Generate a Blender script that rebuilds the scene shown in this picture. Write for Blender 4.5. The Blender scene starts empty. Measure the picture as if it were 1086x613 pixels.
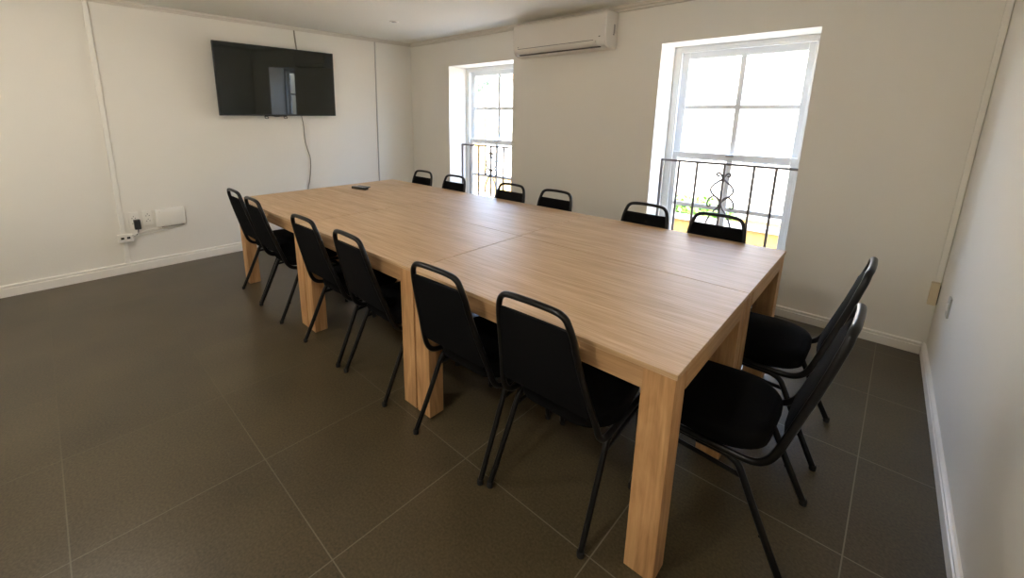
import bpy, bmesh, math, random
from math import sin, cos, pi, radians
from mathutils import Vector, Matrix

random.seed(7)
scene = bpy.context.scene
COL = scene.collection

# ------------------------------------------------------------------ helpers
def link(o, parent=None):
    COL.objects.link(o)
    if parent is not None:
        o.parent = parent
    return o

def tag(o, label=None, cat=None, group=None, kind=None):
    if label: o['label'] = label
    if cat: o['category'] = cat
    if group: o['group'] = group
    if kind: o['kind'] = kind
    return o

def empty(name, loc=(0, 0, 0), rz=0.0):
    o = bpy.data.objects.new(name, None)
    o.empty_display_size = 0.05
    o.location = loc
    o.rotation_euler = (0, 0, rz)
    return link(o)

def obj(name, bm, mat, parent=None, smooth=False, sharp=40):
    bmesh.ops.recalc_face_normals(bm, faces=bm.faces)
    me = bpy.data.meshes.new(name)
    if smooth:
        for f in bm.faces: f.smooth = True
        a = radians(sharp)
        for e in bm.edges:
            if len(e.link_faces) == 2 and e.calc_face_angle(0) > a:
                e.smooth = False
    bm.to_mesh(me); bm.free()
    me.materials.append(mat)
    o = bpy.data.objects.new(name, me)
    return link(o, parent)

def bm_new(): return bmesh.new()

def box(bm, x0, x1, y0, y1, z0, z1, bev=0.0, seg=2, mtx=None):
    r = bmesh.ops.create_cube(bm, size=1.0)
    vs = r['verts']
    for v in vs:
        v.co = Vector(((x0+x1)/2 + v.co.x*(x1-x0), (y0+y1)/2 + v.co.y*(y1-y0), (z0+z1)/2 + v.co.z*(z1-z0)))
    if bev > 0:
        es = list({e for v in vs for e in v.link_edges})
        rr = bmesh.ops.bevel(bm, geom=es, offset=bev, segments=seg, affect='EDGES', profile=0.5)
        vs = list({v for f in rr['faces'] for v in f.verts} | {v for v in vs if v.is_valid})
    if mtx is not None:
        for v in vs: v.co = mtx @ v.co
    return vs

def prism(bm, pts, z0, z1):
    """polygon in xy extruded in z"""
    a = [bm.verts.new((x, y, z0)) for x, y in pts]
    b = [bm.verts.new((x, y, z1)) for x, y in pts]
    n = len(pts)
    bm.faces.new(a[::-1]); bm.faces.new(b)
    for i in range(n):
        bm.faces.new((a[i], a[(i+1) % n], b[(i+1) % n], b[i]))
    return a + b

def prof_x(bm, pts, x0, x1):
    """closed profile of (y,z) extruded along x"""
    a = [bm.verts.new((x0, y, z)) for y, z in pts]
    b = [bm.verts.new((x1, y, z)) for y, z in pts]
    n = len(pts)
    bm.faces.new(a[::-1]); bm.faces.new(b)
    for i in range(n):
        bm.faces.new((a[i], a[(i+1) % n], b[(i+1) % n], b[i]))

def prof_line(bm, pts, p0, p1, inward):
    """profile (d,z): d along 'inward' (2d unit), swept from p0 to p1 (2d)"""
    a = [bm.verts.new((p0[0]+inward[0]*d, p0[1]+inward[1]*d, z)) for d, z in pts]
    b = [bm.verts.new((p1[0]+inward[0]*d, p1[1]+inward[1]*d, z)) for d, z in pts]
    n = len(pts)
    bm.faces.new(a[::-1]); bm.faces.new(b)
    for i in range(n):
        bm.faces.new((a[i], a[(i+1) % n], b[(i+1) % n], b[i]))

def catmull(pts, sub=6):
    pts = [Vector(p) for p in pts]
    out = []
    n = len(pts)
    for i in range(n-1):
        p0 = pts[max(i-1, 0)]; p1 = pts[i]; p2 = pts[i+1]; p3 = pts[min(i+2, n-1)]
        for k in range(sub):
            t = k/sub
            out.append(0.5*((2*p1)+(-p0+p2)*t+(2*p0-5*p1+4*p2-p3)*t*t+(-p0+3*p1-3*p2+p3)*t**3))
    out.append(pts[-1])
    return out

def sweep(bm, path, ra, rb=None, refs=None, n=10, closed=False):
    """tube along path; ra = radius across ref, rb = radius along ref"""
    path = [Vector(p) for p in path]
    rb = ra if rb is None else rb
    m = len(path); rings = []
    ref = None
    for i, p in enumerate(path):
        if closed: t = path[(i+1) % m]-path[(i-1) % m]
        else: t = path[min(i+1, m-1)]-path[max(i-1, 0)]
        if t.length < 1e-9: t = Vector((0, 0, 1))
        t.normalize()
        if refs is not None: r = Vector(refs[i])
        elif ref is None:
            r = Vector((0, 0, 1)) if abs(t.z) < 0.9 else Vector((1, 0, 0))
        else: r = ref
        r = r - t*r.dot(t); r.normalize(); ref = r
        s = t.cross(r)
        rings.append([bm.verts.new(p + s*cos(2*pi*k/n)*ra + r*sin(2*pi*k/n)*rb) for k in range(n)])
    for i in range(m-1 if not closed else m):
        A, B = rings[i], rings[(i+1) % m]
        for k in range(n):
            bm.faces.new((A[k], A[(k+1) % n], B[(k+1) % n], B[k]))
    if not closed:
        bm.faces.new(rings[0][::-1]); bm.faces.new(rings[-1])

def lathe(bm, prof, n=24, axis='z', origin=(0, 0, 0)):
    O = Vector(origin); rings = []
    for r, h in prof:
        ring = []
        for k in range(n):
            a = 2*pi*k/n
            v = Vector((r*cos(a), r*sin(a), h))
            if axis == 'x': v = Vector((h, r*cos(a), r*sin(a)))
            if axis == 'y': v = Vector((r*cos(a), h, r*sin(a)))
            ring.append(bm.verts.new(O+v))
        rings.append(ring)
    for A, B in zip(rings, rings[1:]):
        for k in range(n):
            bm.faces.new((A[k], A[(k+1) % n], B[(k+1) % n], B[k]))
    bm.faces.new(rings[0][::-1]); bm.faces.new(rings[-1])

def copy_tree(o, parent=None):
    c = o.copy(); COL.objects.link(c)
    if parent is not None: c.parent = parent
    for ch in list(o.children):
        copy_tree(ch, c)
    return c

# ------------------------------------------------------------------ materials
def nodes(name):
    m = bpy.data.materials.new(name); m.use_nodes = True
    nt = m.node_tree; b = nt.nodes['Principled BSDF']
    return m, nt, b

def setp(b, col=None, rough=None, metal=None, spec=None):
    if col is not None: b.inputs['Base Color'].default_value = (*col, 1)
    if rough is not None: b.inputs['Roughness'].default_value = rough
    if metal is not None: b.inputs['Metallic'].default_value = metal
    if spec is not None: b.inputs['Specular IOR Level'].default_value = spec

def plain(name, col, rough=0.5, metal=0.0, spec=0.5, bump=0.0, bscale=200, var=0.0, vscale=6):
    m, nt, b = nodes(name); setp(b, col, rough, metal, spec)
    N, L = nt.nodes, nt.links
    tc = N.new('ShaderNodeTexCoord')
    if var > 0:
        nz = N.new('ShaderNodeTexNoise'); nz.inputs['Scale'].default_value = vscale; nz.inputs['Detail'].default_value = 4
        L.new(tc.outputs['Object'], nz.inputs['Vector'])
        mx = N.new('ShaderNodeMix'); mx.data_type = 'RGBA'
        mx.inputs['A'].default_value = (*[c*(1-var) for c in col], 1)
        mx.inputs['B'].default_value = (*[min(1, c*(1+var)) for c in col], 1)
        L.new(nz.outputs['Fac'], mx.inputs['Factor']); L.new(mx.outputs['Result'], b.inputs['Base Color'])
    if bump > 0:
        nb = N.new('ShaderNodeTexNoise'); nb.inputs['Scale'].default_value = bscale; nb.inputs['Detail'].default_value = 3
        L.new(tc.outputs['Object'], nb.inputs['Vector'])
        bp = N.new('ShaderNodeBump'); bp.inputs['Strength'].default_value = bump; bp.inputs['Distance'].default_value = 0.002
        L.new(nb.outputs['Fac'], bp.inputs['Height']); L.new(bp.outputs['Normal'], b.inputs['Normal'])
    return m

def wood(name, axis, dark, mid, light, rough=0.4, figure=0.35, spec=0.4):
    """oak print: fine streaks along the given axis over broad wavy figure"""
    m, nt, b = nodes(name); setp(b, rough=rough, spec=spec)
    N, L = nt.nodes, nt.links
    tc = N.new('ShaderNodeTexCoord'); oi = N.new('ShaderNodeObjectInfo')
    add = N.new('ShaderNodeVectorMath'); add.operation = 'MULTIPLY_ADD'
    add.inputs[1].default_value = (3.1, 5.3, 7.7)
    L.new(oi.outputs['Location'], add.inputs[0]); L.new(tc.outputs['Object'], add.inputs[2])
    def streak(a, c, detail, dist):
        mp = N.new('ShaderNodeMapping'); s = [c, c, c]; s[axis] = a
        mp.inputs['Scale'].default_value = s
        L.new(add.outputs[0], mp.inputs['Vector'])
        nz = N.new('ShaderNodeTexNoise'); nz.inputs['Scale'].default_value = 1; nz.inputs['Detail'].default_value = detail
        nz.inputs['Distortion'].default_value = dist
        L.new(mp.outputs['Vector'], nz.inputs['Vector']); return nz
    fine = streak(5.0, 130, 4, 0.2)
    broad = streak(1.7, 10, 4, 2.4) if figure > .5 else streak(0.9, 13, 5, 1.2)
    cr = N.new('ShaderNodeValToRGB'); e = cr.color_ramp.elements
    e[0].position = 0.30; e[0].color = (*dark, 1); e[1].position = 0.70; e[1].color = (*light, 1)
    k = e.new(0.5); k.color = (*mid, 1)
    mx = N.new('ShaderNodeMix'); mx.data_type = 'FLOAT'; mx.inputs['Factor'].default_value = figure
    L.new(fine.outputs['Fac'], mx.inputs['A']); L.new(broad.outputs['Fac'], mx.inputs['B'])
    L.new(mx.outputs['Result'], cr.inputs['Fac']); L.new(cr.outputs['Color'], b.inputs['Base Color'])
    bp = N.new('ShaderNodeBump'); bp.inputs['Strength'].default_value = 0.12; bp.inputs['Distance'].default_value = 0.001
    L.new(fine.outputs['Fac'], bp.inputs['Height']); L.new(bp.outputs['Normal'], b.inputs['Normal'])
    return m

def glass(name, tint=(1, 1, 1), gloss=0.06):
    m = bpy.data.materials.new(name); m.use_nodes = True
    nt = m.node_tree; N, L = nt.nodes, nt.links
    N.remove(N['Principled BSDF'])
    tr = N.new('ShaderNodeBsdfTransparent'); tr.inputs['Color'].default_value = (*tint, 1)
    gl = N.new('ShaderNodeBsdfGlossy'); gl.inputs['Roughness'].default_value = 0.02
    mx = N.new('ShaderNodeMixShader'); mx.inputs['Fac'].default_value = gloss
    L.new(tr.outputs[0], mx.inputs[1]); L.new(gl.outputs[0], mx.inputs[2])
    L.new(mx.outputs[0], N['Material Output'].inputs['Surface'])
    return m

def emit(name, col, s):
    m, nt, b = nodes(name); setp(b, col, 0.5)
    b.inputs['Emission Color'].default_value = (*col, 1); b.inputs['Emission Strength'].default_value = s
    return m

WALLC = (0.81, 0.785, 0.72)
M_wall = plain('wall_paint', WALLC, 0.75, bump=0.25, bscale=60, var=0.015, vscale=2.5, spec=0.3)
M_ceil = plain('ceiling_paint', (0.82, 0.81, 0.745), 0.85, bump=0.1, bscale=80, spec=0.2)
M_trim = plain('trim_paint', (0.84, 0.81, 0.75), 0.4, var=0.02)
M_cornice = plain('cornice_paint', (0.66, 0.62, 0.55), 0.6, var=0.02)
M_pvc = plain('white_plastic', (0.85, 0.83, 0.77), 0.4, var=0.01)
M_greycable = plain('grey_cable', (0.33, 0.31, 0.26), 0.5)
M_winpaint = plain('window_paint', (0.80, 0.81, 0.80), 0.35, var=0.015)
M_glass = glass('window_glass')
M_top = wood('oak_top', 0, (0.42, 0.26, 0.130), (0.56, 0.375, 0.215), (0.70, 0.51, 0.325), 0.45, 0.42, .35)
M_leg = wood('oak_leg', 2, (0.32, 0.165, 0.065), (0.51, 0.285, 0.125), (0.65, 0.395, 0.195), 0.5, 0.62)
M_apx = wood('oak_apron_long', 0, (0.34, 0.19, 0.085), (0.47, 0.28, 0.135), (0.59, 0.38, 0.205), 0.5, 0.5)
M_apy = wood('oak_apron_short', 1, (0.34, 0.19, 0.085), (0.47, 0.28, 0.135), (0.59, 0.38, 0.205), 0.5, 0.5)
M_frame = plain('black_metal', (0.0035, 0.0032, 0.0032), 0.3, spec=0.3)
FILL = 4.8  # emission strength of the added, unseen fill lamps
M_rubber = plain('black_rubber', (0.01, 0.01, 0.01), 0.8)
M_fab = plain('black_fabric', (0.005, 0.005, 0.0055), 0.95, bump=0.5, bscale=500, var=0.3, vscale=300, spec=0.08)
M_iron = plain('grey_iron', (0.15, 0.135, 0.13), 0.5, spec=0.4)
M_dark = plain('dark_plastic', (0.02, 0.02, 0.02), 0.4)
M_acw = plain('air_conditioner_plastic', (0.76, 0.72, 0.66), 0.35, var=0.01)
M_acline = plain('air_conditioner_gap', (0.10, 0.09, 0.08), 0.6)
M_acgrey = plain('air_conditioner_grey', (0.35, 0.33, 0.30), 0.5)
M_bezel = plain('television_bezel', (0.015, 0.015, 0.017), 0.35)
M_steel = plain('brushed_steel', (0.5, 0.48, 0.45), 0.3, metal=1.0)

# television screen: dark glass
M_screen, nt, b = nodes('television_screen'); setp(b, (0.010, 0.013, 0.011), 0.03, spec=0.6)

# floor tiles
def floor_mat():
    m, nt, b = nodes('slate_tile'); N, L = nt.nodes, nt.links
    tc = N.new('ShaderNodeTexCoord'); sx = N.new('ShaderNodeSeparateXYZ'); L.new(tc.outputs['Object'], sx.inputs[0])
    P = 0.6175
    def M(op, a, bb=None, c=None):
        n = N.new('ShaderNodeMath'); n.operation = op
        for i, v in enumerate((a, bb, c)):
            if v is None: continue
            if isinstance(v, (int, float)): n.inputs[i].default_value = v
            else: L.new(v, n.inputs[i])
        return n.outputs[0]
    def dist(o, off):
        u = M('DIVIDE', M('SUBTRACT', o, off), P)
        f = M('FRACT', u)
        return M('MULTIPLY', M('MINIMUM', f, M('SUBTRACT', 1.0, f)), P), M('FLOOR', u)
    dx, ix = dist(sx.outputs['X'], -0.813)
    dy, iy = dist(sx.outputs['Y'], -0.675)
    d = M('MINIMUM', dx, dy)
    groutf0 = M('LESS_THAN', d, 0.0022)
    n3 = N.new('ShaderNodeTexNoise'); n3.inputs['Scale'].default_value = 1.3; n3.inputs['Detail'].default_value = 2
    L.new(tc.outputs['Object'], n3.inputs['Vector'])
    east = M('MINIMUM', 1.0, M('MAXIMUM', 0.08, M('ADD', 0.95, M('MULTIPLY', sx.outputs['X'], 0.35))))
    groutf = M('MULTIPLY', groutf0, M('MINIMUM', 1.0, M('MULTIPLY', east, M('ADD', 0.35, n3.outputs['Fac']))))
    cmb = N.new('ShaderNodeCombineXYZ'); L.new(ix, cmb.inputs[0]); L.new(iy, cmb.inputs[1])
    wn = N.new('ShaderNodeTexWhiteNoise'); wn.noise_dimensions = '3D'; L.new(cmb.outputs[0], wn.inputs['Vector'])
    n1 = N.new('ShaderNodeTexNoise'); n1.inputs['Scale'].default_value = 2.2; n1.inputs['Detail'].default_value = 5
    n2 = N.new('ShaderNodeTexNoise'); n2.inputs['Scale'].default_value = 110; n2.inputs['Detail'].default_value = 2
    for n in (n1, n2): L.new(tc.outputs['Object'], n.inputs['Vector'])
    v = M('ADD', M('MULTIPLY', n1.outputs['Fac'], 0.35), M('ADD', M('MULTIPLY', n2.outputs['Fac'], 0.60), M('MULTIPLY', wn.outputs['Value'], 0.06)))
    cr = N.new('ShaderNodeValToRGB'); e = cr.color_ramp.elements
    e[0].position = 0.30; e[0].color = (0.034, 0.025, 0.012, 1); e[1].position = 0.74; e[1].color = (0.110, 0.084, 0.046, 1)
    L.new(v, cr.inputs['Fac'])
    mx = N.new('ShaderNodeMix'); mx.data_type = 'RGBA'; mx.inputs['B'].default_value = (0.22, 0.195, 0.145, 1)
    L.new(cr.outputs['Color'], mx.inputs['A']); L.new(groutf, mx.inputs['Factor']); L.new(mx.outputs['Result'], b.inputs['Base Color'])
    L.new(M('ADD', M('MULTIPLY', n2.outputs['Fac'], 0.12), M('ADD', 0.26, M('MULTIPLY', groutf, 0.3))), b.inputs['Roughness'])
    b.inputs['Specular IOR Level'].default_value = 0.45
    bp = N.new('ShaderNodeBump'); bp.inputs['Strength'].default_value = 0.25; bp.inputs['Distance'].default_value = 0.001
    L.new(M('SUBTRACT', M('MULTIPLY', n2.outputs['Fac'], 0.5), M('MULTIPLY', groutf, 1.0)), bp.inputs['Height']); L.new(bp.outputs['Normal'], b.inputs['Normal'])
    return m
M_floor = floor_mat()

# ------------------------------------------------------------------ camera (fitted to the photograph)
rx, ry, rz_ = 1.3468, 0.0074, 0.7696
Rm = Matrix.Rotation(rz_, 3, 'Z') @ Matrix.Rotation(rx, 3, 'X') @ Matrix.Rotation(ry, 3, 'Z')
cam = bpy.data.cameras.new('camera'); co = bpy.data.objects.new('camera', cam); COL.objects.link(co)
co.matrix_world = Matrix.Translation((0.3541, -1.149, 1.4717)) @ Rm.to_4x4()
cam.sensor_fit = 'HORIZONTAL'; cam.sensor_width = 36.0
cam.lens = 454.88/1086*36
cam.shift_x = (543-514.8)/1086
cam.shift_y = (225.36-306.5)/1086
cam.clip_start = 0.02
scene.camera = co

# ------------------------------------------------------------------ room
XL, XR, YW, ZC = -4.699, 0.6456, 2.577, 2.401
YB, TH = -2.30, 0.40           # back wall, window wall thickness
KR = 0.0263                     # the right-hand wall is slightly out of square
def xr(y): return XR + KR*(YW-y)
W1 = (-1.232, -0.168); W2 = (-3.914, -2.850); WZ = (0.26, 2.058)

bm = bm_new(); prism(bm, [(XL-.15, YB-.15), (xr(YB)+.15, YB-.15), (xr(YW)+.15, YW+TH), (XL-.15, YW+TH)], -0.12, 0)
tag(obj('floor', bm, M_floor), kind='structure')
bm = bm_new(); prism(bm, [(XL-.15, YB-.15), (xr(YB)+.15, YB-.15), (xr(YW)+.15, YW+TH), (XL-.15, YW+TH)], ZC, ZC+.2)
tag(obj('ceiling', bm, M_ceil), kind='structure')
bm = bm_new(); box(bm, XL-.15, XL, YB-.15, YW+TH, 0, ZC); tag(obj('wall_left', bm, M_wall), kind='structure')
bm = bm_new(); prism(bm, [(xr(YB), YB), (xr(YB)+.15, YB), (XR+.15, YW), (XR, YW)], 0, ZC); tag(obj('wall_right', bm, M_wall), kind='structure')
bm = bm_new(); box(bm, XL, xr(YB)+.15, YB-.15, YB, 0, ZC); tag(obj('wall_back', bm, M_wall), kind='structure')
bm = bm_new()
xs = [XL, W2[0], W2[1], W1[0], W1[1], XR+.15]
for i in (0, 2, 4): box(bm, xs[i], xs[i+1], YW, YW+TH, 0, ZC)
for a, c in (W1, W2):
    box(bm, a, c, YW, YW+TH, 0, WZ[0]); box(bm, a, c, YW, YW+TH, WZ[1], ZC)
bmesh.ops.remove_doubles(bm, verts=bm.verts, dist=1e-5)
tag(obj('wall_front', bm, M_wall), kind='structure')

def baseboard(name, p0, p1, inward, h):
    bm = bm_new()
    prof_line(bm, [(0, 0), (.018, 0), (.018, h*.70), (.013, h*.73), (.013, h*.80), (.015, h*.84), (.015, h*.94), (.008, h), (0, h)], p0, p1, inward)
    return tag(obj(name, bm, M_trim), kind='structure')
baseboard('baseboard_left', (XL, YB+.02), (XL, YW), (1, 0), .098)
baseboard('baseboard_front', (XL+.02, YW), (XR-.02, YW), (0, -1), .078)
baseboard('baseboard_right', (xr(YB), YB), (XR, YW), (-1, -KR), .080)
baseboard('baseboard_back', (XL, YB), (xr(YB)-.02, YB), (0, 1), .08)
def cornice(name, p0, p1, inward, h=.038, d=.032):
    bm = bm_new()
    prof_line(bm, [(0, ZC-h), (d*.55, ZC-h), (d*.6, ZC-h*.6), (d, ZC-h*.5), (d, ZC), (0, ZC)], p0, p1, inward)
    return tag(obj(name, bm, M_cornice), kind='structure')
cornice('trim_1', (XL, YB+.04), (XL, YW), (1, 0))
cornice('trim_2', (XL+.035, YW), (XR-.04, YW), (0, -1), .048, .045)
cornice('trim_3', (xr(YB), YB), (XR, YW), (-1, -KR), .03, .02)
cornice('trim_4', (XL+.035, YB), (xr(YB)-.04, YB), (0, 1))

# ------------------------------------------------------------------ windows
def window(name, X):
    a, c = X; z0, z1 = WZ; m = (a+c)/2
    root = empty(name, (m, YW+.30, z0)); tag(root, kind='structure')
    hw = (c-a)/2; H = z1-z0
    # box frame, local coordinates: x about the centre, y into the wall, z from the sill
    bm = bm_new(); fw = .045
    box(bm, -hw, -hw+fw, .0, .10, 0, H, .003); box(bm, hw-fw, hw, .0, .10, 0, H, .003)
    box(bm, -hw+fw, hw-fw, .0, .10, H-.035, H, .003); box(bm, -hw+fw, hw-fw, .0, .10, 0, .05, .003)
    # staff bead
    s = .016
    box(bm, -hw+fw, -hw+fw+s, .0, .02, .05, H-.035, .002); box(bm, hw-fw-s, hw-fw, .0, .02, .05, H-.035, .002)
    box(bm, -hw+fw, hw-fw, .0, .02, H-.035-s, H-.035, .002)
    obj('window_frame', bm, M_winpaint, root)
    x0, x1 = -hw+fw+.002, hw-fw-.002
    def sash(nm, y0, y1, za, zb, st, rt, rb, bars):
        bm = bm_new()
        box(bm, x0, x0+st, y0, y1, za, zb, .003); box(bm, x1-st, x1, y0, y1, za, zb, .003)
        box(bm, x0+st, x1-st, y0, y1, zb-rt, zb, .003); box(bm, x0+st, x1-st, y0, y1, za, za+rb, .003)
        g = .0205
        box(bm, -g, g, y0+.004, y1-.004, za+rb, zb-rt, .004)
        for z in bars:
            box(bm, x0+st, x1-st, y0+.005, y1-.005, z-g*.9, z+g*.9, .004)
        o = obj(nm, bm, M_winpaint, root)
        bm = bm_new(); ym = (y0+y1)/2
        box(bm, x0+st-.005, x1-st+.005, ym-.002, ym+.002, za+rb-.005, zb-rt+.005)
        obj('glass_pane', bm, M_glass, o)
    zm = 1.125-z0
    sash('upper_sash', .058, .092, zm-.03, H-.037, .062, .065, .045, [1.550-z0])
    sash('lower_sash', .022, .055, .052, zm+.035, .055, .050, .09, [.685-z0])
    bm = bm_new()   # sash lift and catch
    box(bm, -.03, .03, .008, .024, zm+.012, zm+.028, .003)
    obj('sash_catch', bm, M_steel, root)
    return root
window('window_1', W1); window('window_2', W2)

# window railings
def railing(X, label):
    a, c = X; m = (a+c)/2; y = 2.80
    root = empty('window_railing', (m, y, WZ[0])); tag(root, label, 'railing', 'wrought iron railings across the windows')
    hw = (c-a)/2; z0 = .06; zt = 1.085-WZ[0]
    bm = bm_new(); box(bm, -hw, hw, -.010, .010, zt-.009, zt+.009, .002); obj('top_rail', bm, M_iron, root)
    bm = bm_new(); box(bm, -hw, hw, -.010, .010, z0-.007, z0+.007, .002); obj('bottom_rail', bm, M_iron, root)
    for dx in (-.523, -.37, -.217, 0, .215, .365, .523):
        bm = bm_new(); box(bm, dx-.009, dx+.009, -.008, .008, z0, zt, .001); obj('bar', bm, M_iron, root)
    zo = WZ[0]
    for s, nm in ((-1, 'scroll'), (1, 'scroll')):
        heart = [(.030, .988), (.040, .984), (.052, .990), (.050, 1.004), (.034, 1.008), (.018, .995), (.006, .965), (.030, .938), (.066, .908), (.087, .872), (.078, .838), (.045, .805), (.012, .772), (.004, .757)]
        curl = [(.006, .760), (.026, .795), (.052, .808), (.082, .793), (.100, .758), (.101, .728), (.090, .716), (.078, .724), (.082, .736)]
        leg = [(.004, .757), (.018, .715), (.048, .672), (.075, .625), (.095, .570), (.100, .52), (.085, .47), (.05, .43), (.015, .40), (.004, .38)]
        bm = bm_new()
        for pl in (heart, curl, leg):
            sweep(bm, catmull([(s*x, 0, z-zo) for x, z in pl], 6), .0080, .010, refs=[(0, 1, 0)]*((len(pl)-1)*6+1), n=8)
        obj(nm, bm, M_iron, root, smooth=True)
    bm = bm_new()
    lathe(bm, [(.003, .74-zo), (.013, .748-zo), (.015, .76-zo), (.012, .772-zo), (.003, .78-zo)], 10)
    obj('collar', bm, M_iron, root, smooth=True)
    bm = bm_new(); lathe(bm, [(.003, .955-zo), (.010, .961-zo), (.011, .968-zo), (.003, .977-zo)], 10)
    obj('collar', bm, M_iron, root, smooth=True)
    return root
railing(W1, 'black iron railing with a heart scroll across the right-hand window')
railing(W2, 'black iron railing with a heart scroll across the left-hand window, nearer the corner')

# ------------------------------------------------------------------ tables
TYAW = 0.0130
LW, LD = .098, .088
def table(u0, u1, v0, v1, label):
    """u = distance from the right-hand end, v = depth from the near side"""
    H = .760; g = .0018
    root = empty('conference_table')
    c, s = cos(TYAW), sin(TYAW)
    uc, vc = -(u0+u1)/2, (v0+v1)/2
    root.location = (c*uc-s*vc, s*uc+c*vc, 0); root.rotation_euler = (0, 0, TYAW)
    tag(root, label, 'table', 'oak tables pushed together into one long table')
    a, b_ = (u1-u0)/2-g, (v1-v0)/2-g
    bm = bm_new(); box(bm, -a, a, -b_, b_, H-.018, H, .0012, 1); obj('tabletop', bm, M_top, root)
    zt = H-.018
    zb = H-.088
    for sy in (-1, 1):
        bm = bm_new(); y = sy*(b_-.002)
        box(bm, -a+LW, a-LW, min(y, y-sy*.02), max(y, y-sy*.02), zb, zt, .001, 1); obj('long_apron', bm, M_apx, root)
    for sx in (-1, 1):
        bm = bm_new(); x = sx*(a-.002)
        box(bm, min(x, x-sx*.02), max(x, x-sx*.02), -b_+LD, b_-LD, zb, zt, .001, 1); obj('short_apron', bm, M_apy, root)
    for sx in (-1, 1):
        for sy in (-1, 1):
            bm = bm_new(); x = sx*(a-.004); y = sy*(b_-.002)
            box(bm, min(x, x-sx*LW), max(x, x-sx*LW), min(y, y-sy*LD), max(y, y-sy*LD), 0.004, zt, .0015, 1)
            lg = obj('leg', bm, M_leg, root)
            bm = bm_new(); xc, yc = x-sx*LW/2, y-sy*LD/2
            box(bm, xc-.03, xc+.03, yc-.03, yc+.03, 0, .006, .001, 1); obj('foot_glide', bm, M_rubber, lg)
    # small metal corner bracket under the apron at the outer end
    for sx in (-1, 1):
        bm = bm_new(); x = sx*(a-LW-.001)
        box(bm, min(x, x-sx*.012), max(x, x-sx*.012), -b_+.015, -b_+.04, zb-.028, zb, .002, 1)
        obj('corner_bracket', bm, M_steel, root)
    return root
U = [0, 1.2225, 2.4505, 3.697]; V = [0, .8035, 1.6015]
table(U[0], U[1], V[0], V[1], 'light oak table in the near row, at the right-hand end closest to the camera')
table(U[1], U[2], V[0], V[1], 'light oak table in the middle of the near row')
table(U[2], U[3], V[0], V[1], 'light oak table in the near row, at the television end')
table(U[0], U[1], V[1], V[2], 'light oak table in the window-side row, at the right-hand end by the large window')
table(U[1], U[2], V[1], V[2], 'light oak table in the middle of the window-side row')
table(U[2], U[3], V[1], V[2], 'light oak table in the window-side row, in the corner nearest the television')

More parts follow.
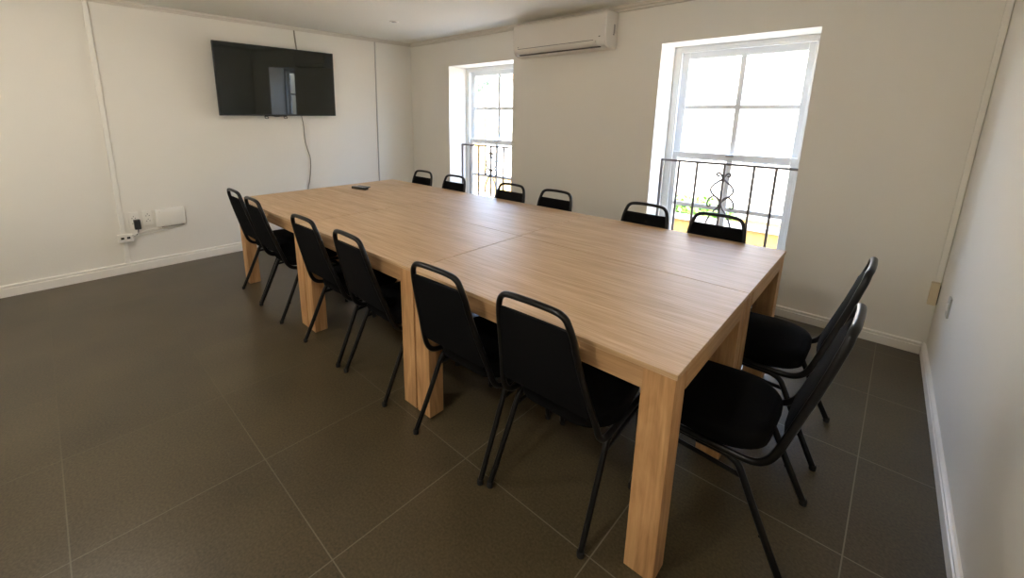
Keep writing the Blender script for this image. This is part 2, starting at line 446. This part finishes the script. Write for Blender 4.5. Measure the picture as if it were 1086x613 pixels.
# ------------------------------------------------------------------ chairs
def build_chair():
    root = empty('banquet_chair')
    # --- back frame: one tube, top bar, sides, then curving under to the seat rails
    side = [(-.2455, .886), (-.236, .845), (-.225, .80), (-.214, .752), (-.195, .68), (-.172, .60), (-.150, .525), (-.133, .468), (-.118, .430), (-.096, .403), (-.068, .389), (-.030, .384), (.06, .383), (.16, .383), (.30, .384)]
    halfw = [.092, .139, .150, .155, .164, .177, .191, .200, .203, .204, .204, .203, .202, .200, .198]
    L = [Vector((-w, y, z)) for w, (y, z) in zip(halfw, side)]
    # extra corner point between the top bar and the first side point
    cornerL = Vector((-.124, -.2405, .872))
    left = [L[0], cornerL] + L[1:]
    pts = [p.copy() for p in reversed(left)] + [Vector((0, -.2475, .890))] + [Vector((-p.x, p.y, p.z)) for p in left]
    path = catmull(pts, 5)
    refs = []
    prof = [Vector((0, y, z)) for y, z in side]
    def tangent(z, y):
        best = min(range(len(prof)), key=lambda i: (prof[i]-Vector((0, y, z))).length)
        t = prof[min(best+1, len(prof)-1)]-prof[max(best-1, 0)]
        return t.normalized()
    for p in path:
        t = tangent(p.z, p.y); refs.append(Vector((0, -t.z, t.y)))
    bm = bm_new(); sweep(bm, path, .0108, .0125, refs, n=12)
    # rear cross bar under the seat
    sweep(bm, [(-.197, .05, .383), (0, .05, .380), (.197, .05, .383)], .010, n=8)
    obj('back_frame', bm, M_frame, root, smooth=True, sharp=60)
    # --- backrest: padded panel between the side tubes
    rows = [(.828, .146), (.80, .149), (.75, .156), (.68, .164), (.60, .176), (.55, .184), (.51, .186), (.490, .170)]
    def yat(z):
        for (ya, za), (yb, zb) in zip(side, side[1:]):
            if zb <= z <= za:
                f = (za-z)/(za-zb); return ya+(yb-ya)*f
        return side[0][0]
    bm = bm_new()
    cols = [-1, -.9, -.6, -.2, .2, .6, .9, 1]
    def grid(off, puff):
        g = []
        for i, (z, w) in enumerate(rows):
            r = []
            for c_ in cols:
                e = (1-abs(c_)**4) * (1 if 0 < i < len(rows)-1 else .25)
                r.append(bm.verts.new((c_*w, yat(z)+off+puff*e, z)))
            g.append(r)
        return g
    F = grid(.004, .017); B = grid(-.008, -.002)
    for G, fl in ((F, 0), (B, 1)):
        for i in range(len(rows)-1):
            for j in range(len(cols)-1):
                q = (G[i][j], G[i][j+1], G[i+1][j+1], G[i+1][j])
                bm.faces.new(q if fl else q[::-1])
    nR, nC = len(rows), len(cols)
    for i in range(nR-1):
        bm.faces.new((F[i][0], F[i+1][0], B[i+1][0], B[i][0])); bm.faces.new((F[i][-1], B[i][-1], B[i+1][-1], F[i+1][-1]))
    for j in range(nC-1):
        bm.faces.new((F[0][j], B[0][j], B[0][j+1], F[0][j+1])); bm.faces.new((F[-1][j], F[-1][j+1], B[-1][j+1], B[-1][j]))
    obj('backrest', bm, M_fab, root, smooth=True, sharp=55)
    # --- seat cushion: D-shaped plan, domed
    out = []
    def arc(cx, cy, rx_, ry_, a0, a1, n):
        for k in range(n+1):
            a = radians(a0+(a1-a0)*k/n); out.append((cx+rx_*cos(a), cy+ry_*sin(a)))
    arc(.137, .237, .053, .053, 0, 90, 5)
    arc(-.137, .237, .053, .053, 90, 180, 5)
    arc(-.085, .060, .127, .155, 180, 270, 9)
    arc(.085, .060, .127, .155, 270, 360, 9)
    bm = bm_new()
    lay = [(.88, .390), (.95, .392), (.985, .399), (1.0, .412), (1.0, .440), (.988, .455), (.955, .466), (.86, .473), (.6, .478), (.3, .480)]
    cy = .12; rings = []
    for s_, z in lay:
        rings.append([bm.verts.new((x*s_, cy+(y-cy)*s_, z)) for x, y in out])
    n = len(out)
    for A, B2 in zip(rings, rings[1:]):
        for k in range(n): bm.faces.new((A[k], A[(k+1) % n], B2[(k+1) % n], B2[k]))
    bm.faces.new(rings[0][::-1]); bm.faces.new(rings[-1])
    obj('seat', bm, M_fab, root, smooth=True, sharp=70)
    # --- legs
    for s_ in (-1, 1):
        for kind in ('rear', 'front'):
            if kind == 'rear':
                pl = [(.193, .10, .366), (.193, .03, .366), (.194, -.005, .362), (.196, -.032, .348), (.198, -.048, .322), (.200, -.085, .243), (.204, -.145, .118), (.208, -.198, .012)]
            else:
                pl = [(.190, .10, .366), (.188, .205, .366), (.187, .235, .360), (.186, .255, .340), (.186, .268, .305), (.187, .285, .20), (.188, .300, .10), (.190, .314, .012)]
            bm = bm_new(); sweep(bm, catmull([(s_*x, y, z) for x, y, z in pl], 4), .0110, .0125, n=10)
            # stacking bumper
            if kind == 'rear':
                bmx, by, bz = s_*.2035, -.150, .135
                lathe(bm, [(.003, 0), (.006, .001), (.006, .010), (.003, .012)], 8, 'y', (bmx, by+.018, bz))
            lg = obj('leg', bm, M_frame, root, smooth=True, sharp=60)
            bm = bm_new(); e = Vector((s_*pl[-1][0], pl[-1][1], 0))
            lathe(bm, [(.010, .0), (.0128, .002), (.0132, .018), (.0118, .024)], 12, 'z', e)
            obj('foot_cap', bm, M_rubber, lg, smooth=True)
        bm = bm_new(); sweep(bm, [(s_*.197, -.050, .312), (s_*.192, .09, .318), (s_*.187, .264, .324)], .007, .009, n=8)
        obj('stretcher', bm, M_frame, root, smooth=True)
    return root

proto = build_chair()
NEAR = 'banquet chairs along the near side of the table'
FAR = 'banquet chairs along the window side of the table'
END = 'banquet chairs at the right-hand end of the table'
placements = [
    (-3.315, .080, .0, 'black banquet chair on the near side, farthest away beside the television wall', NEAR),
    (-2.862, .066, -.01, 'black banquet chair on the near side, second from the television wall, overlapping the farthest', NEAR),
    (-2.080, .080, .03, 'black banquet chair on the near side, third from the television wall', NEAR),
    (-1.568, .088, -.02, 'black banquet chair on the near side, just left of the paired table legs', NEAR),
    (-.888, .085, .03, 'black banquet chair on the near side just right of the paired table legs', NEAR),
    (-.435, .115, .03, 'black banquet chair on the near side closest to the camera, beside the front corner leg', NEAR),
    (-3.224, 1.367, pi, 'black banquet chair on the window side, farthest of the row near the room corner', FAR),
    (-2.737, 1.374, pi, 'black banquet chair at the left edge of the far window', FAR),
    (-2.021, 1.383, pi, 'black banquet chair on the window side, by the right edge of the far window', FAR),
    (-1.562, 1.390, pi, 'black banquet chair on the window side, against the bare wall right of the far window', FAR),
    (-.833, 1.399, pi, 'black banquet chair on the window side, at the left edge of the near window', FAR),
    (-.389, 1.405, pi, 'black banquet chair on the window side, in front of the near window scrollwork', FAR),
    (.090, .498, pi/2, 'black banquet chair at the right-hand table end, nearer to the camera', END),
    (.089, 1.150, pi/2, 'black banquet chair at the right-hand table end, nearer to the window wall', END),
]
for i, (x, y, r, lab, grp) in enumerate(placements):
    o = proto if i == 0 else copy_tree(proto)
    o.location = (x, y, 0); o.rotation_euler = (0, 0, r)
    tag(o, lab, 'chair', grp)

# ------------------------------------------------------------------ television and its mount
tv = empty('television', (-4.600, .7722, 1.7983)); tv.rotation_euler = (0, 0, 0)
t_, yw = .036, -.0301
right = Vector((sin(yw), cos(yw), 0)); up = Vector((sin(t_), 0, cos(t_)))
up = (up - right*up.dot(right)).normalized(); nrm = right.cross(up).normalized()
if nrm.x < 0: nrm = -nrm
Mt = Matrix((nrm, right, up)).transposed()      # local x = out of the screen, y = right, z = up
tv.rotation_euler = Mt.to_euler()
tag(tv, 'large black flat television mounted on the left-hand wall', 'television')
w, h = 1.245/2, .707/2
bm = bm_new(); box(bm, -.030, -.002, -w, w, -h, h, .003); box(bm, -.052, -.030, -w*.72, w*.72, -h*.85, h*.45, .012)
obj('housing', bm, M_bezel, tv)
bm = bm_new(); e_ = .009
box(bm, -.004, .0, -w, -w+e_, -h, h, .001, 1); box(bm, -.004, .0, w-e_, w, -h, h, .001, 1)
box(bm, -.004, .0, -w, w, h-e_, h, .001, 1); box(bm, -.004, .0, -w, w, -h, -h+e_*1.3, .001, 1)
obj('bezel', bm, M_bezel, tv)
bm = bm_new(); box(bm, -.0035, -.0015, -w+e_, w-e_, -h+e_*1.3, h-e_); obj('screen', bm, M_screen, tv)
bm = bm_new(); box(bm, -.004, .004, -.035, .035, -h-.006, -h+.002, .002); obj('sensor_strip', bm, M_dark, tv)
# mount
mt = empty('television_mount', (XL, .7513, 1.635)); tag(mt, 'black tilting bracket between the television and the wall, its arm ends showing below the screen', 'mount')
bm = bm_new(); box(bm, 0, .012, -.26, .26, .05, .24, .002); box(bm, .012, .025, -.26, .26, .20, .225, .002); box(bm, .012, .025, -.26, .26, .07, .095, .002)
obj('wall_plate', bm, M_dark, mt)
for y0 in (-.155, .045):
    bm = bm_new()
    box(bm, .018, .040, y0, y0+.026, -.20, -.150, .002)
    box(bm, .018, .040, y0, y0+.026, -.15, .24, .002)
    obj('arm', bm, M_dark, mt)
    bm = bm_new(); sweep(bm, catmull([(.032, y0+.002, -.19), (.05, y0-.004, -.215), (.058, y0+.013, -.22), (.05, y0+.03, -.215), (.032, y0+.024, -.19)], 4), .0035, n=6)
    obj('pull_loop', bm, M_dark, mt, smooth=True)
bm = bm_new(); sweep(bm, catmull([(.045, -.135, -.190), (.050, -.09, -.188), (.050, -.04, -.196), (.050, .01, -.192), (.045, .05, -.190)], 5), .006, n=8)
obj('tilt_bar', bm, M_dark, mt, smooth=True)

# cable above and below the television
bm = bm_new(); sweep(bm, catmull([(XL+.008, 1.000, 2.362), (XL+.008, 1.003, 2.30), (XL+.008, 1.010, 2.20), (XL+.010, 1.014, 2.14), (XL+.02, 1.015, 2.05)], 6), .0085, n=8)
tag(obj('cable_conduit', bm, M_greycable, smooth=True), 'short grey cable from the cornice down to the top of the television', 'cable')
bm = bm_new(); sweep(bm, catmull([(XL+.02, .990, 1.50), (XL+.008, 1.008, 1.42), (XL+.006, 1.020, 1.33), (XL+.006, 1.020, 1.18), (XL+.006, 1.045, 1.05), (XL+.006, 1.068, .95), (XL+.006, 1.058, .80), (XL+.006, 1.035, .68), (XL+.006, 1.010, .58), (XL+.006, 1.005, .30), (XL+.02, 1.0, .10)], 6), .0048, n=8)
tag(obj('power_cable', bm, M_greycable, smooth=True), 'thin grey wavy cable hanging from the television down the wall', 'cable')

# surface trunking on the left wall
def trunk(y_top, y_bot, z0, z1, wd, dp, label, mat=M_pvc, group=None):
    bm = bm_new()
    vs = box(bm, XL, XL+dp, -wd/2, wd/2, z0, z1, .003, 2)
    for v in bm.verts:
        f = (v.co.z-z0)/(z1-z0); v.co.y += y_bot+(y_top-y_bot)*f
    o = obj('cable_trunking', bm, mat); tag(o, label, 'trunking', group); return o
trunk(-.712, -.742, .10, ZC-.038, .034, .030, 'white plastic cable trunking running full height down the left-hand wall')
trunk(2.016, 1.985, .10, ZC-.038, .014, .012, 'thin grey conduit down the left-hand wall between the television and the corner', plain('grey_conduit', (.50, .48, .44), .5))

# power sockets, strip, plug, router on the left wall
root = empty('socket_strip', (XL+.030, -.735, .341)); tag(root, 'small cream socket box with two black outlets mounted on the white trunking', 'socket')
bm = bm_new(); box(bm, 0, .035, -.052, .056, -.034, .040, .005); obj('box', bm, M_pvc, root)
for dy in (-.018, .026):
    bm = bm_new(); box(bm, .0335, .037, dy-.012, dy+.012, -.006, .014, .002); obj('outlet', bm, M_dark, root)
def plate(name, y, z, wy, hz, label, rocker=True):
    root = empty(name, (XL, y, z)); tag(root, label, 'wall socket', 'wall sockets by the router')
    bm = bm_new(); box(bm, 0, .012, -wy/2, wy/2, -hz/2, hz/2, .003); obj('face_plate', bm, M_pvc, root)
    bm = bm_new()
    for dz in (-.028, .022):
        for dy in (-.012, .012):
            lathe(bm, [(.004, .0105), (.004, .0125)], 8, 'x', (0, dy, dz))
        lathe(bm, [(.004, .0105), (.004, .0125)], 8, 'x', (0, 0, dz+.016))
    obj('pin_hole', bm, M_acline, root)
    bm = bm_new(); box(bm, .011, .018, -wy*.30, -wy*.08, hz*.32, hz*.42, .001); box(bm, .011, .018, wy*.08, wy*.30, hz*.32, hz*.42, .001)
    obj('rocker_switch', bm, M_pvc, root); return root
plate('wall_socket', -.645, .488, .078, .155, 'white wall socket left of the router with a black adapter plugged in')
plate('wall_socket', -.540, .496, .072, .140, 'white empty wall socket directly left of the router')
root = empty('power_adapter', (XL+.012, -.628, .455)); tag(root, 'black plug-in power adapter in the left wall socket', 'adapter')
bm = bm_new(); box(bm, 0, .048, -.024, .024, -.048, .042, .005); obj('body', bm, M_dark, root)
bm = bm_new(); sweep(bm, catmull([(.02, 0, -.046), (.022, -.002, -.075), (.015, -.014, -.10), (.012, -.035, -.112), (.02, -.05, -.10), (.03, -.06, -.085)], 5), .0035, n=6); obj('lead', bm, M_dark, root, smooth=True)
root = empty('wifi_router', (XL, -.365, .480)); tag(root, 'white slim wifi router box mounted on the left-hand wall above the skirting', 'router')
bm = bm_new(); vs = box(bm, .006, .040, -.118, .118, -.086, .090, .014, 3)
for v in bm.verts: v.co.x -= .010*(abs(v.co.z)/.09)*(1 if v.co.x > .02 else 0)
obj('casing', bm, M_pvc, root, smooth=True)
bm = bm_new(); box(bm, 0, .008, -.09, .09, -.07, .07, .002); obj('wall_bracket', bm, M_dark, root)
bm = bm_new(); box(bm, .004, .030, -.080, .100, -.094, -.085, .002); obj('port_strip', bm, M_acgrey, root)
bm = bm_new(); lathe(bm, [(.003, .0355), (.003, .0375)], 8, 'x', (0, -.085, .062)); obj('status_light', bm, M_acgrey, root)
bm = bm_new()
sweep(bm, catmull([(XL+.05, -.675, .37), (XL+.035, -.62, .372), (XL+.02, -.54, .385), (XL+.018, -.44, .382), (XL+.018, -.36, .38), (XL+.018, -.32, .392)], 6), .0032, n=6)
tag(obj('router_cable', bm, M_pvc, smooth=True), 'white cable running from the socket box to the underside of the router', 'cable', 'router cables')
bm = bm_new()
sweep(bm, catmull([(XL+.05, -.675, .352), (XL+.03, -.60, .350), (XL+.02, -.50, .358), (XL+.018, -.40, .368), (XL+.02, -.29, .385), (XL+.02, -.27, .395)], 6), .0032, n=6)
tag(obj('router_cable', bm, M_pvc, smooth=True), 'lower white cable looping under the router', 'cable', 'router cables')

# ------------------------------------------------------------------ air conditioner
ac = empty('air_conditioner', (-2.160, YW, 2.05)); tag(ac, 'white split air conditioner high on the window wall between the windows', 'air conditioner')
bm = bm_new(); D = .205; hw = .52
prof_x(bm, [(0, .004), (-.07, 0), (-.120, .004), (-.165, .016), (-.188, .034), (-.200, .060), (-D, .10), (-D, .270), (-.195, .290), (-.175, .300), (0, .300)], -hw+.012, hw-.035)
obj('casing', bm, M_acw, ac, smooth=True, sharp=50)
for x0, x1 in ((-hw, -hw+.0125), (hw-.0355, hw)):
    bm = bm_new(); vs = []
    pr = [(0, .0), (-.07, -.004), (-.125, .000), (-.168, .011), (-.194, .032), (-.206, .060), (-D-.004, .10), (-D-.004, .270), (-.199, .292), (-.175, .303), (0, .303)]
    prof_x(bm, pr, x0, x1)
    bmesh.ops.bevel(bm, geom=[e for e in bm.edges if abs(e.verts[0].co.x-e.verts[1].co.x) < 1e-6 and abs(abs(e.verts[0].co.x)-hw) < 1e-5], offset=.009 if x1 > 0 else .004, segments=3, affect='EDGES')
    obj('end_cover', bm, M_acw, ac, smooth=True, sharp=50)
# louvre flap and its shadow gaps
bm = bm_new(); prof_x(bm, [(-.172, .016), (-.192, .028), (-.209, .050), (-.212, .062), (-.205, .062), (-.186, .036), (-.170, .024)], -.470, .425)
obj('louvre_flap', bm, M_acw, ac, smooth=True)
bm = bm_new(); box(bm, -.46, .40, -D-.0012, -D+.02, .0655, .0690); box(bm, -.455, .455, -.181, -.160, .006, .0150)
obj('louvre_gap', bm, M_acline, ac)
bm = bm_new(); box(bm, .452, .466, -D-.0015, -D+.002, .088, .096); obj('display_mark', bm, M_acline, ac)
bm = bm_new(); box(bm, -.462, -.450, -D-.0015, -D+.002, .082, .087); obj('logo_mark', bm, M_acline, ac)
bm = bm_new(); box(bm, hw-.002, hw+.003, -.075, -.050, .125, .200, .001); box(bm, hw-.002, hw+.004, -.082, -.062, .110, .122, .001)
obj('side_vent', bm, M_acgrey, ac)

# ------------------------------------------------------------------ right corner conduit, socket, switch
bm = bm_new(); vs = box(bm, XR-.030, XR-.002, YW-.020, YW, .49, ZC-.05, .003)
tag(obj('cable_trunking', bm, M_pvc), 'white conduit down the right-hand corner of the window wall ending in a socket box', 'trunking')
root = empty('corner_socket', (.638, YW, .415)); tag(root, 'cream socket box in the right-hand corner below the conduit', 'socket')
bm = bm_new(); box(bm, -.036, .003, -.042, 0, -.070, .072, .004); obj('box', bm, plain('cream_plastic', (.70, .60, .42), .4), root)
bm = bm_new(); box(bm, .0025, .0060, -.040, -.002, -.062, .060, .001); obj('side_outlet', bm, M_acline, root)
root = empty('light_switch', (xr(2.09), 2.09, .49)); root.rotation_euler = (0, 0, math.atan(KR)); tag(root, 'white switch plate on the right-hand wall near the corner', 'switch')
bm = bm_new(); box(bm, -.009, 0.0, -.030, .030, -.055, .055, .002); obj('face_plate', bm, plain('grey_white_plastic', (.52, .53, .48), .4), root)
bm = bm_new(); box(bm, -.013, -.008, -.012, .012, -.02, .02, .002); obj('rocker', bm, M_pvc, root)

# ------------------------------------------------------------------ ceiling downlight
root = empty('downlight', (-3.636, 1.596, ZC)); tag(root, 'small round recessed downlight in the ceiling near the far corner', 'light')
bm = bm_new()
import itertools
lathe(bm, [(.026, -.001), (.030, -.006), (.044, -.006), (.048, -.001), (.048, .0)], 28); obj('rim', bm, M_trim, root, smooth=True)
bm = bm_new(); lathe(bm, [(.004, -.0066), (.025, -.0072), (.027, -.006), (.027, -.002)], 24); obj('lens', bm, M_acgrey, root, smooth=True)

# added ceiling lamps, out of view, to fill the room with light
M_fill = emit('fill_glow', (1.0, .94, .86), FILL)
for lx, ly, lab in ((-2.9, -1.45, 'added round fill lamp on the unseen ceiling left of the camera'), (-.55, -1.65, 'added round fill lamp on the unseen ceiling behind the camera')):
    root = empty('fill_lamp', (lx, ly, ZC)); tag(root, lab, 'light', 'added fill lamps')
    bm = bm_new(); lathe(bm, [(.03, 0), (.17, 0), (.175, -.012), (.17, -.022), (.03, -.022)], 32); obj('base', bm, M_trim, root, smooth=True)
    bm = bm_new(); lathe(bm, [(.160, -.022), (.165, -.04), (.150, -.07), (.115, -.095), (.06, -.110), (.01, -.114)], 32); obj('fill_dome', bm, M_fill, root, smooth=True)

# ------------------------------------------------------------------ things on the table
root = empty('remote_control', (-3.375, .950, .760), radians(12)); tag(root, 'black remote control lying on the far end of the table', 'remote control')
bm = bm_new(); box(bm, -.095, .095, -.023, .023, 0, .024, .005, 3); obj('body', bm, M_dark, root, smooth=True)
bm = bm_new()
for i in range(9):
    for j in range(3):
        x = -.075+i*.016; y = -.012+j*.012
        box(bm, x-.005, x+.005, y-.004, y+.004, .023, .0255, .001, 1)
obj('keypad', bm, plain('grey_rubber', (.30, .29, .28), .6), root)
root = empty('mobile_phone', (-3.450, 1.015, .760), radians(14)); tag(root, 'small dark phone with a shiny screen beside the remote control', 'phone')
bm = bm_new(); box(bm, -.078, .078, -.038, .038, 0, .010, .003); obj('body', bm, M_dark, root)
bm = bm_new(); box(bm, -.073, .073, -.034, .034, .0095, .0106); obj('screen', bm, plain('phone_screen', (.25, .25, .26), .15), root)

# ------------------------------------------------------------------ outside
M_ground = plain('paving', (.48, .45, .40), .9, var=.1, vscale=3)
M_render = plain('pale_render', (.38, .365, .33), .9, var=.03, vscale=1.5)
M_ochre = plain('ochre_render', (.28, .17, .045), .9, var=.08, vscale=3)
M_roof = plain('roof_tile', (.34, .24, .15), .8, var=.1)
M_leaf = plain('leaf_green', (.16, .34, .05), .7, var=.35, vscale=8)
M_leafb = plain('tree_leaf', (.17, .23, .17), .7, var=.35, vscale=4)
M_bark = plain('bark', (.20, .14, .09), .9, var=.2, vscale=20)
M_soil = plain('soil', (.07, .05, .035), .95)
bm = bm_new(); box(bm, -22, 10, YW+TH+.01, 26, -.75, -.60)
tag(obj('ground', bm, M_ground), kind='structure')
# neighbouring house: gable end facing us
nb = empty('neighbour_house', (-3.0, 7.2, -.6)); tag(nb, 'pale rendered house with an ochre plinth seen through both windows', 'house')
bm = bm_new()
# front wall: outline (x,z) with gable rising to the right of the far window
pts = [(-5.10, 0), (7.5, 0), (7.5, 2.9), (-1.4, 4.0), (-3.4, 3.10), (-5.10, 2.36)]
a = [bm.verts.new((x, 0, z)) for x, z in pts]; b2 = [bm.verts.new((x, 6, z)) for x, z in pts]
bm.faces.new(a); bm.faces.new(b2[::-1])
for i in range(len(pts)):
    j = (i+1) % len(pts); bm.faces.new((a[j], a[i], b2[i], b2[j]))
obj('wall', bm, M_render, nb)
bm = bm_new(); box(bm, -5.12, 7.5, -.05, .0, 0, .44, .01); obj('plinth', bm, M_ochre, nb)
bm = bm_new(); box(bm, -5.16, -4.72, -.07, .02, .40, 2.30, .01); obj('corner_pilaster', bm, M_ochre, nb)
bm = bm_new()
def slab(p, q, t0, t1, y0, y1):
    (xa, za), (xb, zb) = p, q
    vs = [bm.verts.new(c) for c in ((xa, y0, za+t0), (xb, y0, zb+t0), (xb, y0, zb+t1), (xa, y0, za+t1), (xa, y1, za+t0), (xb, y1, zb+t0), (xb, y1, zb+t1), (xa, y1, za+t1))]
    for f in ((0, 1, 2, 3), (7, 6, 5, 4), (0, 4, 5, 1), (1, 5, 6, 2), (2, 6, 7, 3), (3, 7, 4, 0)): bm.faces.new([vs[k] for k in f])
slab((-5.4, 2.22), (-1.4, 4.0), .0, .10, -.3, 6.2); slab((-1.4, 4.0), (7.8, 2.86), .0, .10, -.3, 6.2)
obj('roof', bm, M_roof, nb)
# courtyard wall with planter in front of the near window
pw = empty('garden_planter', (-.6, 5.35, -.6)); tag(pw, 'ochre garden planter box below the near window view', 'planter')
bm = bm_new(); box(bm, -2.2, 1.2, -.35, -.25, 0, .66, .01); box(bm, -2.2, 1.2, .25, .35, 0, .66, .01); box(bm, -2.2, -2.1, -.25, .25, 0, .66, .01); box(bm, 1.1, 1.2, -.25, .25, 0, .66, .01)
obj('box', bm, M_ochre, pw)
bm = bm_new(); box(bm, -2.1, 1.1, -.25, .25, .05, .60); obj('soil', bm, M_soil, pw)
bm = bm_new(); box(bm, -2.24, 1.24, -.39, -.24, .66, .72, .01); box(bm, -2.24, 1.24, .24, .39, .66, .72, .01); obj('coping', bm, M_render, pw)
# leafy bush
def leaf_cloud(bm, centre, rad, n, size, seed):
    rnd = random.Random(seed)
    for _ in range(n):
        while True:
            p = Vector((rnd.uniform(-1, 1), rnd.uniform(-1, 1), rnd.uniform(-1, 1)))
            if p.length < 1: break
        p = Vector((p.x*rad[0], p.y*rad[1], p.z*rad[2]))+Vector(centre)
        q = Matrix.Rotation(rnd.uniform(0, 6.3), 3, 'Z') @ Matrix.Rotation(rnd.uniform(-1, 1), 3, 'X')
        s = size*rnd.uniform(.6, 1.3)
        pt = [(-.4*s, 0, 0), (0, -s, .1*s), (.4*s, 0, 0), (0, s, -.15*s)]
        vs = [bm.verts.new(p+q @ Vector(c)) for c in pt]
        bm.faces.new(vs)
bs = empty('leafy_bush', (-1.75, 5.35, 0.0)); tag(bs, 'bright green bush growing in the planter outside the near window', 'bush')
bm = bm_new(); leaf_cloud(bm, (0, 0, .14), (.62, .24, .20), 1500, .055, 3); obj('foliage', bm, M_leaf, bs)
bm = bm_new()
for k in range(9):
    x = -.45+.11*k; sweep(bm, [(x, 0, 0), (x+.02, .02, .1), (x-.03, 0, .22)], .008, n=5)
obj('stem', bm, M_bark, bs)
tr = empty('garden_tree', (-14.3, 13.0, -.6)); tag(tr, 'hazy green tree behind the neighbouring gable, seen in the far window', 'tree')
bm = bm_new()
for k, (cx, cy, cz, r) in enumerate([(0, 0, 3.5, .9), (.7, .3, 3.2, .7), (-.7, .1, 3.1, .75), (.2, 0, 4.2, .55)]):
    leaf_cloud(bm, (cx, cy, cz), (r, r, r*.75), 500, .13, 20+k)
obj('crown', bm, M_leafb, tr)
bm = bm_new(); sweep(bm, catmull([(0, 0, 0), (.05, 0, 1.5), (0, .1, 3.2)], 5), .13, n=8); obj('trunk', bm, M_bark, tr, smooth=True)

# ------------------------------------------------------------------ light
world = bpy.data.worlds.new('world'); scene.world = world; world.use_nodes = True
nt = world.node_tree; N, L = nt.nodes, nt.links
bg = N['Background']
sky = N.new('ShaderNodeTexSky'); sky.sky_type = 'NISHITA'; sky.sun_disc = False
sky.sun_elevation = radians(52); sky.sun_rotation = radians(180); sky.air_density = 1.0; sky.dust_density = 2.5; sky.ozone_density = 1.0
L.new(sky.outputs[0], bg.inputs['Color']); bg.inputs['Strength'].default_value = .41
sun = bpy.data.lights.new('sun', 'SUN'); sun.energy = 2.7; sun.angle = radians(.6); sun.color = (1, .95, .86)
so = bpy.data.objects.new('sun', sun); COL.objects.link(so)
d = Vector((.25, 1.0, -1.15)).normalized()     # the sun stands behind our building: it lights the house opposite
so.rotation_euler = d.to_track_quat('-Z', 'Y').to_euler()

vs_ = scene.view_settings
scene.display_settings.display_device = 'sRGB'
vs_.view_transform = 'Standard'; vs_.look = 'None'; vs_.gamma = 1.0; vs_.use_curve_mapping = False
vs_.exposure = 3.78
cy = scene.cycles
cy.use_denoising = True
cy.max_bounces = 14; cy.diffuse_bounces = 10; cy.glossy_bounces = 6; cy.transparent_max_bounces = 16
cy.sample_clamp_indirect = 6.0
cy.caustics_reflective = False; cy.caustics_refractive = False
